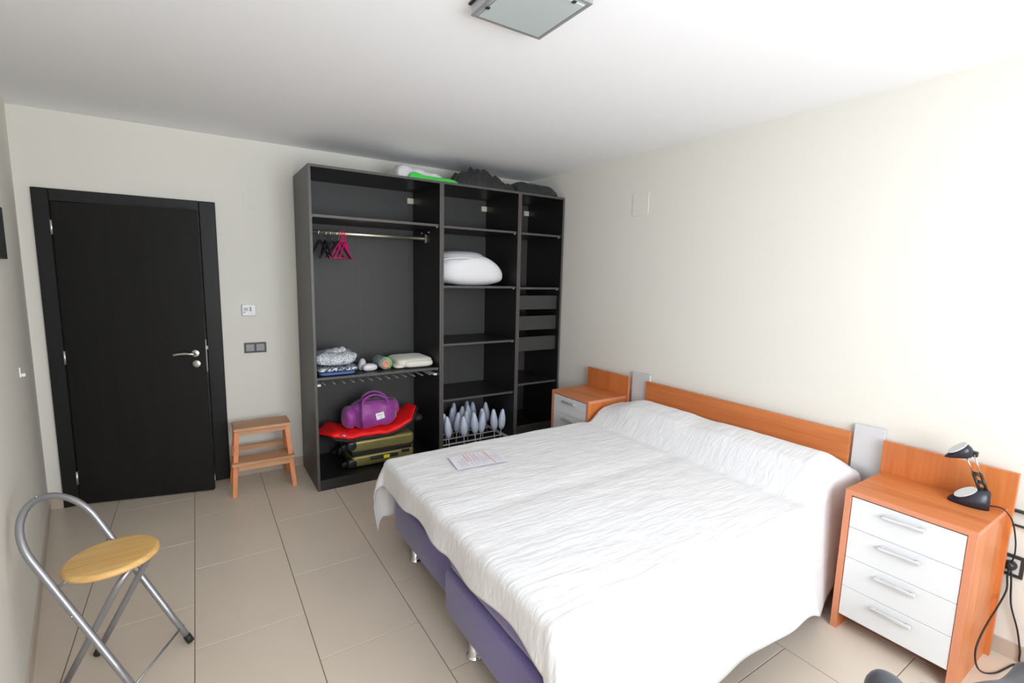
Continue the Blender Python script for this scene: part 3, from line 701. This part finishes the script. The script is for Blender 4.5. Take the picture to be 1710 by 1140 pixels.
# ================================================================== THINGS IN THE WARDROBE
# hangers
def hanger(x, rot, tiltz, label, pink=False):
    h = thing('clothes_hanger', label, 'hanger', (x, RY, RZ-.22), rot, group='pink hangers on the rail' if pink else 'black hangers on the rail')
    zt = .22+.0135     # local height of the rail top
    hook = [(0, .018*math.cos(a)*1.0, zt-.016+.018*math.sin(a)+.003) for a in [math.pi*(1.12-1.12*i/10*1.0) for i in range(9)]]
    hook = [(0, -.018*math.cos(math.pi*i/10), zt-.0145+.017*math.sin(math.pi*i/10)) for i in range(11)]
    hook = [(0, -.0185, zt-.034)]+hook+[(0, .0185, zt-.03), (0, .006, zt-.052), (0, 0, zt-.075)]
    mt = 'pink_plastic' if pink else 'steel'
    part('hook', T(smooth_path(hook, 3), .0022 if not pink else .0042, 6), mt, h, local=True)
    zn = zt-.078; w = .15 if not pink else .14
    arms = smooth_path([(0, -w, zn-.125), (0, -w*.78, zn-.098), (0, -w*.35, zn-.035), (0, 0, zn), (0, w*.35, zn-.035), (0, w*.78, zn-.098), (0, w, zn-.125)], 4)
    part('shoulder_bar', T(arms, [.006+.004*math.sin(math.pi*i/(len(arms)-1)) for i in range(len(arms))] if not pink else .0055, 8, flat=1.0), 'black_plastic' if not pink else 'pink_plastic', h, local=True)
    if pink: part('trouser_bar', T([(0, -w, zn-.125), (0, w, zn-.125)], .0045, 8), 'pink_plastic', h, local=True)
    return h
hanger(1.712, R(-38), 0, 'black plastic hanger nearest the left side of the wardrobe')
hanger(1.752, R(4), 0, 'black hanger seen edge-on, second from the left on the rail')
hanger(1.800, R(-48), 0, 'black plastic hanger third from the left on the rail')
hanger(1.848, R(-50), 0, 'black plastic hanger next to the pink hangers')
for i, (x, lab) in enumerate(((1.868, 'pink plastic hanger touching the black hangers'), (1.884, 'middle one of the three bunched pink hangers'), (1.900, 'outermost pink hanger facing the empty part of the rail'))): hanger(x, R(-50+9*i), 0, lab, True)
# folded shirts on the shelf
SZ = .8585
def cloth_slab(x0, x1, y0, y1, z0, z1, amp, fr=9, seed=0, e=(.35, .3)):
    return MB().blob(((x0+x1)/2, (y0+y1)/2, (z0+z1)/2), ((x1-x0)/2, (y1-y0)/2, (z1-z0)/2), e, 40, 14, amp, fr, seed, floor=z0)
single('folded_cloth', cloth_slab(1.636, 1.905, 3.865, 4.15, SZ, SZ+.026, .003, seed=1), 'blue_cloth', 'plain blue folded cloth at the bottom of the shirt pile', 'clothing', 'folded shirts on the shelf')
single('folded_shirt', cloth_slab(1.628, 1.925, 3.860, 4.16, SZ+.0275, SZ+.058, .004, seed=2), 'navy_print_cloth', 'navy and white patterned folded shirt in the middle of the pile', 'clothing', 'folded shirts on the shelf')
fs_ = thing('folded_shirt', 'grey patterned folded shirt with collar on top of the pile', 'clothing', (1.77, 4.0, SZ+.0595), group='folded shirts on the shelf')
part('body', cloth_slab(1.628, 1.928, 3.865, 4.18, SZ+.0595, SZ+.168, .028, 15, 5, (.75, .4)), 'grey_print_cloth', fs_)
part('collar', MB().blob((1.79, 4.02, SZ+.160), (.085, .06, .026), (1.2, .8), 28, 12, .030, 22, 3).blob((1.835, 3.99, SZ+.175), (.022, .03, .022), (1.4, 1.2), 16, 8, .012, 30, 6), 'grey_print_cloth', fs_)
po = thing('plastic_pouch', 'small clear and white plastic pouch beside the folded shirts', 'pouch', (2.02, 3.95, SZ))
part('pouch_body', MB().blob((2.030, 3.945, SZ+.028), (.060, .045, .028), (.7, .6), 24, 12, .008, 20, 4, floor=SZ), 'white_film', po)
part('pouch_top', MB().blob((1.985, 3.995, SZ+.045), (.028, .03, .050), (.9, .8), 18, 10, .012, 20, 8, floor=SZ), 'clear_bag_grey', po)
ro = thing('rolled_mat', 'grey rolled cloth with an orange core on the shelf', 'roll', (2.14, 3.99, SZ))
part('roll', MB().lathe([(.030, 0), (.046, .003), (.049, .02), (.049, .15), (.040, .17), (.001, .175)], (2.155, 3.915, SZ+.0495), 24, (-.12, 1, 0.02)), 'roll_print', ro)
part('orange_core', MB().lathe([(.013, .012), (.016, -.004), (.030, -.007), (.034, -.002), (.032, .006), (.013, .013)], (2.155, 3.912, SZ+.0495), 24, (-.12, 1, 0.02)), 'orange_foam', ro, 'orange foam ring at the end of the roll')
part('green_band', T([(2.155+.051*math.cos(a)*.98+.002, 3.93, SZ+.0495+.050*math.sin(a)) for a in [math.pi*(-.35+1.0*i/10) for i in range(11)]], .005, 6), 'green_film', ro)
tw = thing('folded_towel', 'cream folded towel at the right end of the shelf', 'towel', (2.40, 4.0, SZ))
part('towel_body', cloth_slab(2.245, 2.560, 3.890, 4.20, SZ, SZ+.082, .006, 8, 6, (.5, .35)), 'cream_towel', tw)
part('towel_fold', cloth_slab(2.300, 2.552, 3.868, 4.05, SZ, SZ+.068, .005, 8, 9, (.7, .35)), 'cream_towel', tw)
part('towel_corner', cloth_slab(2.225, 2.310, 3.89, 4.02, SZ, SZ+.035, .008, 14, 11, (.8, .7)), 'cream_towel', tw)
# suitcase lying on the wardrobe floor
FZ = .0825
sc = thing('suitcase', 'olive gold hard-shell suitcase lying flat in the wardrobe', 'suitcase', (2.12, 4.10, FZ))
part('lower_shell', B(1.862, 2.385, 3.895, 4.30, FZ+.006, FZ+.106, b=.030, seg=4), 'olive_shell', sc)
part('upper_shell', B(1.862, 2.385, 3.895, 4.30, FZ+.126, FZ+.232, b=.030, seg=4), 'olive_shell', sc)
part('zip_band', B(1.866, 2.381, 3.899, 4.296, FZ+.100, FZ+.132, b=.004), 'black_plastic', sc)
part('bumper', T([(1.866, 3.896, FZ+.116), (2.381, 3.896, FZ+.116)], .006, 8), 'rubber', sc)
for (y, z) in ((3.93, .045), (3.93, .190), (4.26, .045), (4.26, .190)):
    wh = part('wheel_housing', MB().blob((1.872, y, FZ+z), (.046, .040, .044), (.7, .7), 18, 10), 'black_plastic', sc)
    part('wheel', MB().lathe([(.001, -.011), (.022, -.011), (.025, -.006), (.025, .006), (.022, .011), (.001, .011)], (1.815, y, FZ+z-.008), 18, (0, 1, .3)), 'rubber', wh)
hd_ = part('carry_handle', B(2.01, 2.235, 3.872, 3.893, FZ+.060, FZ+.085, b=.006, seg=2), 'black_plastic', sc)
part('luggage_tag', B(2.110, 2.160, 3.866, 3.8715, FZ+.058, FZ+.086, b=.002), 'yellow_tag', hd_, 'small yellow tag')
part('lock', B(2.270, 2.335, 3.885, 3.8945, FZ+.073, FZ+.096, b=.002).box(2.308, 2.318, 3.881, 3.885, FZ+.080, FZ+.09), 'black_plastic', sc)
part('zip_pull', B(2.352, 2.360, 3.884, 3.890, FZ+.112, FZ+.126), 'steel', sc)
# red jacket draped over the suitcase
def jz(x): # underside of the jacket along x
    return FZ+.235+.095*sstep(2.18, 2.42, x)+.075*sstep(2.34, 2.45, x)+.050*sstep(1.86, 1.64, x)
jk = thing('red_jacket', 'bright red padded jacket with dark lining draped over the suitcase', 'jacket', (2.05, 4.05, FZ+.233))
def ribbon(x0, x1, y0, y1, th, zoff, amp, seed, n=44, mm=14):
    vs = []; fs = []
    for i in range(n+1):
        x = x0+(x1-x0)*i/n; e = min(1, 6*min(i, n-i)/n+.12)
        for j in range(mm):
            a = 2*math.pi*j/mm; cy = math.copysign(abs(math.cos(a))**.45, math.cos(a)); sz = math.copysign(abs(math.sin(a))**.7, math.sin(a))
            yy0 = y0-.03*(1-sstep(1.62, 1.75, x))*0
            y = (yy0+y1)/2+cy*(y1-yy0)/2*min(1, e+.2)
            z = jz(x)+zoff+th*e*(1+sz)/2*(1+.25*fbm(x*8, y*6, seed))
            w = amp*fbm(x*11, y*9, seed+3); vs.append((x, y+w*.5, z+w*max(0, .5+sz*.5)))
    for i in range(n): fs += [(i*mm+j, i*mm+(j+1) % mm, (i+1)*mm+(j+1) % mm, (i+1)*mm+j) for j in range(mm)]
    fs += [tuple(range(mm))[::-1], tuple(range(n*mm, (n+1)*mm))]
    return MB().add(vs, fs, True)
part('red_shell', ribbon(1.640, 2.440, 3.868, 4.22, .055, .014, .020, 1), 'red_jacket', jk)
part('dark_lining', ribbon(1.650, 2.475, 3.878, 4.24, .046, -.012, .012, 5), 'dark_lining', jk)
part('sleeve_lining', MB().blob((2.432, 3.97, FZ+.335), (.042, .075, .032), (.8, .8), 20, 12, .010, 14, 4), 'dark_lining', jk)
part('zip_pull', T([(1.775, 3.862, FZ+.315), (1.800, 3.856, FZ+.300), (1.815, 3.852, FZ+.302)], .006, 8), 'steel', jk)
# purple duffel bag
BZ = FZ+.308
bg_ = thing('duffel_bag', 'purple nylon duffel bag with a white label on the red jacket', 'bag', (2.06, 4.03, BZ))
mb = MB(); vs = []; fs = []; n = 28; secs = 22
for i in range(secs+1):
    u = i/secs; x = 1.895+.360*u; e = (1-abs(2*u-1)**5)**.5 if 0 < u < 1 else .35; e = max(e, .45)
    for j in range(n):
        a = 2*math.pi*j/n; cy = math.copysign(abs(math.cos(a))**.4, math.cos(a)); sz = math.copysign(abs(math.sin(a))**.45, math.sin(a))
        y = 4.03+.118*e*cy*(1-.25*max(0, sz)); z = BZ+.105+.105*(.4+.6*e)*sz*(1-.05*math.cos(u*9))
        w = .020*fbm(x*13, y*13, z*13); vs.append((x+w, y+w, z+w*.7))
for i in range(secs): fs += [(i*n+j, i*n+(j+1) % n, (i+1)*n+(j+1) % n, (i+1)*n+j) for j in range(n)]
fs += [tuple(range(n))[::-1], tuple(range(secs*n, (secs+1)*n))]
part('bag_body', MB().add(vs, fs, True), 'purple_nylon', bg_)
part('end_pocket', MB().blob((1.880, 4.03, BZ+.085), (.050, .09, .085), (.7, .7), 20, 12, .018, 15, 2), 'purple_nylon', bg_)
part('end_pocket', MB().blob((2.245, 4.05, BZ+.125), (.050, .085, .065), (.7, .7), 20, 12, .018, 15, 6), 'purple_nylon', bg_)
for (x0, x1, y, hgt) in ((1.965, 2.185, 3.985, .050), (1.975, 2.205, 4.06, .062)):
    part('carry_strap', T(smooth_path([(x0, y-.06, BZ+.10), (x0+.005, y-.03, BZ+.195), (x0+.04, y, BZ+.205+hgt*.6), ((x0+x1)/2, y+.005, BZ+.205+hgt), (x1-.04, y, BZ+.205+hgt*.6), (x1-.005, y-.03, BZ+.195), (x1, y-.06, BZ+.10)]), .009, 8, flat=.45), 'purple_nylon', bg_)
part('side_strap', T(smooth_path([(1.955, 3.910, BZ+.012), (1.945, 3.903, BZ+.08), (1.948, 3.912, BZ+.16), (1.955, 3.95, BZ+.215)]), .008, 8, flat=.5), 'purple_dark', bg_)
part('zip_line', T(smooth_path([(1.91, 3.99, BZ+.205), (2.0, 3.985, BZ+.213), (2.15, 3.985, BZ+.213), (2.24, 3.99, BZ+.20)]), .006, 8), 'purple_dark', bg_)
Ml = Matrix.Translation((2.098, 3.9045, BZ+.098)) @ Matrix.Rotation(R(-10), 4, 'Y') @ Matrix.Rotation(R(-6), 4, 'X')
lb = part('label_patch', B(-.034, .034, -.002, .002, -.027, .027, b=.001).xf(Ml), 'white_plastic', bg_, 'small white label')
mb = T(smooth_path([(-.022, -.0026, .004), (-.016, -.0026, .012), (-.012, -.0026, .003), (-.004, -.0026, .010), (.002, -.0026, .003), (.010, -.0026, .011), (.014, -.0026, .004), (.022, -.0026, .010)], 4), .0012, 5).xf(Ml)
part('label_print', mb, 'print_dark', lb)
part('label_print', B(-.010, .012, -.0028, -.002, -.013, -.010).box(-.007, .009, -.0028, -.002, -.018, -.016).xf(Ml), 'print_grey', lb)
# duvet in a bag on the middle unit's shelf
dv = thing('bagged_duvet', 'plump white duvet in a storage bag on the wardrobe shelf', 'duvet', (2.93, 4.08, 1.5365))
vs = []; fs = []; n = 44; mm = 16
for i in range(mm+1):
    ph = -math.pi/2+math.pi*i/mm
    for j in range(n):
        a = 2*math.pi*j/n; c = math.cos(ph)
        sx = math.copysign(abs(math.cos(a))**.6, math.cos(a)); sy = math.copysign(abs(math.sin(a))**.6, math.sin(a)); cc = abs(c)**.45
        x = 2.945+.335*cc*sx; y = 4.095+.235*cc*sy; zz = math.copysign(abs(math.sin(ph))**.8, math.sin(ph))
        top = .272*(1-.38*max(0, (x-2.95)/.33)**2)*(1-.12*max(0, (2.85-x)/.25))
        z = 1.5365+top*(.5+.5*zz); w = .012*fbm(x*6, y*6, z*6); vs.append((min(x, 3.318) if x > 3 else max(x, 2.611), y, max(1.5368, z+w)))
for i in range(mm): fs += [(i*n+j, i*n+(j+1) % n, (i+1)*n+(j+1) % n, (i+1)*n+j) for j in range(n)]
part('duvet_body', MB().add(vs, fs, True), 'white_cotton', dv)
part('bag_piping', T(smooth_path([(2.622, 3.900, 1.748), (2.70, 3.876, 1.762), (2.82, 3.874, 1.772), (2.95, 3.878, 1.764), (3.08, 3.890, 1.735), (3.18, 3.915, 1.69)]), .005, 6), 'white_plastic', dv)
part('bag_top', MB().blob((2.86, 4.05, 1.775), (.225, .165, .062), (.8, .7), 30, 12, .012, 8, 2), 'clear_bag_grey', dv, 'grey see-through top of the bag')
# shoe formers standing on the rack
fp = [(2.684, 3.842, 4), (2.713, 3.965, 5), (2.827, 3.842, 2), (2.809, 3.965, -3), (2.844, 4.098, 3), (2.909, 4.098, -4), (2.929, 3.965, 3), (2.942, 3.842, 4), (2.987, 3.842, -4), (3.010, 4.098, 3), (3.087, 3.965, 3), (3.126, 4.232, 2), (3.142, 3.842, 3), (3.202, 3.842, -3), (3.208, 4.098, 3), (3.035, 4.232, -3), (2.760, 4.232, 2), (2.900, 4.232, -2)]
rows = {3.842: 'front', 3.965: 'second', 4.098: 'third', 4.232: 'back'}
for i, (x, y, tl) in enumerate(fp):
    same = sorted(p[0] for p in fp if p[1] == y); k = same.index(x); nth = ['leftmost', 'second from left', 'third from left', 'fourth from left', 'fifth from left'][k] if k < len(same)-1 else 'rightmost'
    f = thing('shoe_former', 'pale blue shoe former on wire rod, %s in the %s row' % (nth, rows[y]), 'shoe former', (x, y, .1225), R(random.uniform(-25, 5)), group='shoe formers on the rack')
    tx = math.tan(R(tl*1.2)); hgt = .205+random.uniform(-.01, .015)
    part('rod', T([(0, 0, 0), (-tx*hgt*.6, -.004, hgt*.65)], .0035, 6), 'white_steel', f, local=True)
    prof = [(0.008, .10), (.022, .112), (.031, .145), (.033, .185), (.028, .225), (.020, .262), (.013, .290), (.004, .300)]
    vs = []; fs = []; n = 12
    for (r, z) in prof:
        z = z*(hgt/.205)*.95+.005; ox = -tx*z; oy = -.004-.03*max(0, z-.13)
        vs += [(ox+r*1.05*math.cos(2*math.pi*j/n), oy+r*1.25*math.sin(2*math.pi*j/n), z) for j in range(n)]
    for q_ in range(len(prof)-1): fs += [(q_*n+j, q_*n+(j+1) % n, (q_+1)*n+(j+1) % n, (q_+1)*n+j) for j in range(n)]
    fs += [tuple(range(n))[::-1], tuple(range((len(prof)-1)*n, len(prof)*n))]
    part('former', MB().add(vs, fs, True), 'last_plastic', f, local=True)
# bags lying on top of the wardrobe
TZ = 2.3603
def heap(x0, x1, y0, y1, h, amp, fr, seed, mat_fn=None, nx=46, ny=18):
    vs = []; fs = []
    for i in range(nx+1):
        for j in range(ny+1):
            u, v = i/nx, j/ny; x = x0+(x1-x0)*u; y = y0+(y1-y0)*v
            e = min(1, (1-abs(2*u-1)**6))*min(1, (1-abs(2*v-1)**5)); hh = h(u) if callable(h) else h
            z = TZ+max(0.002, hh*e**.5*(1+amp*(fbm(x*fr, y*fr, seed)+.5*fbm(x*fr*2.3, y*fr*2.3, seed+1))))
            vs.append((x+.008*fbm(x*9, y*9, seed+7), y+.01*fbm(x*13, y*8, seed+4), z))
    base = len(vs); vs += [(v[0], v[1], TZ) for v in vs]; r = ny+1
    for i in range(nx):
        for j in range(ny): a = i*r+j; fs.append((a, a+r, a+r+1, a+1)); fs.append((base+a, base+a+1, base+a+r+1, base+a+r))
    for i in range(nx): a = i*r; fs.append((a, base+a, base+a+r, a+r)); a = i*r+ny; fs.append((a, a+r, base+a+r, base+a))
    for j in range(ny): fs.append((j, j+1, base+j+1, base+j)); a = nx*r+j; fs.append((a, base+a, base+a+1, a+1))
    return MB().add(vs, fs, True)
single('plastic_bag', heap(2.245, 2.66, 3.86, 4.14, lambda u: .125-.055*u, .22, 9, 2), 'white_film', 'rumpled white plastic bag on top of the wardrobe', 'bag', 'bags on top of the wardrobe')
single('plastic_bag', heap(2.325, 2.735, 3.812, 3.858, lambda u: .055-.030*sstep(0, .35, u)+.008*u, .15, 8, 5), 'green_film', 'flat bright green plastic bag at the wardrobe top edge', 'bag', 'bags on top of the wardrobe')
single('plastic_bag', heap(2.735, 3.30, 3.815, 4.12, lambda u: .085+.065*math.sin(math.pi*min(1, u*1.25)), .38, 12, 9, nx=70), 'black_film', 'crumpled shiny black bin bag on top of the wardrobe', 'bag', 'bags on top of the wardrobe')
single('garment_bag', heap(3.315, 3.775, 3.815, 4.10, lambda u: .112-.016*u, .10, 6, 12), 'black_film', 'smoother black folded garment bag on the wardrobe top near the corner', 'bag', 'bags on top of the wardrobe')

# ================================================================== DARK CHAIR AT THE BOTTOM RIGHT CORNER
oc = thing('office_chair', 'dark grey upholstered chair cut off at the bottom right corner', 'chair', (2.42, .40, 0))
part('armrest', MB().blob((2.293, .548, .612), (.043, .045, .060), (.8, .9), 22, 14).tube([(2.293, .548, .60), (2.29, .53, .47)], .020, 10), 'dark_upholstery', oc)
part('armrest', MB().blob((2.352, .482, .600), (.050, .040, .057), (.8, .9), 22, 14).tube([(2.352, .482, .59), (2.345, .47, .47)], .020, 10), 'dark_upholstery', oc)
part('backrest', T(smooth_path([(2.425, .435, .560), (2.47, .425, .585), (2.53, .405, .592), (2.60, .375, .590), (2.66, .365, .592), (2.72, .36, .600)]), .045, 14).box(2.43, 2.66, .33, .42, .46, .59, b=.03, seg=3), 'dark_upholstery', oc)
part('seat', B(2.20, 2.66, .16, .56, .40, .48, b=.035, seg=3), 'dark_upholstery', oc)
part('column', T([(2.42, .40, .08), (2.42, .40, .40)], .028, 14), 'black_plastic', oc)
for i in range(5):
    a = 2*math.pi*i/5+.3; ex, ey = 2.42+.24*math.cos(a), .40+.24*math.sin(a)
    lg = part('base_leg', T([(2.42, .40, .10), (ex, ey, .075)], [.024, .016], 10), 'black_plastic', oc)
    part('castor', MB().lathe([(.001, -.018), (.026, -.018), (.029, -.010), (.029, .010), (.026, .018), (.001, .018)], (ex, ey, .029), 16, (math.sin(a), -math.cos(a), 0)).tube([(ex, ey, .03), (ex, ey, .075)], .008, 8), 'rubber', lg)
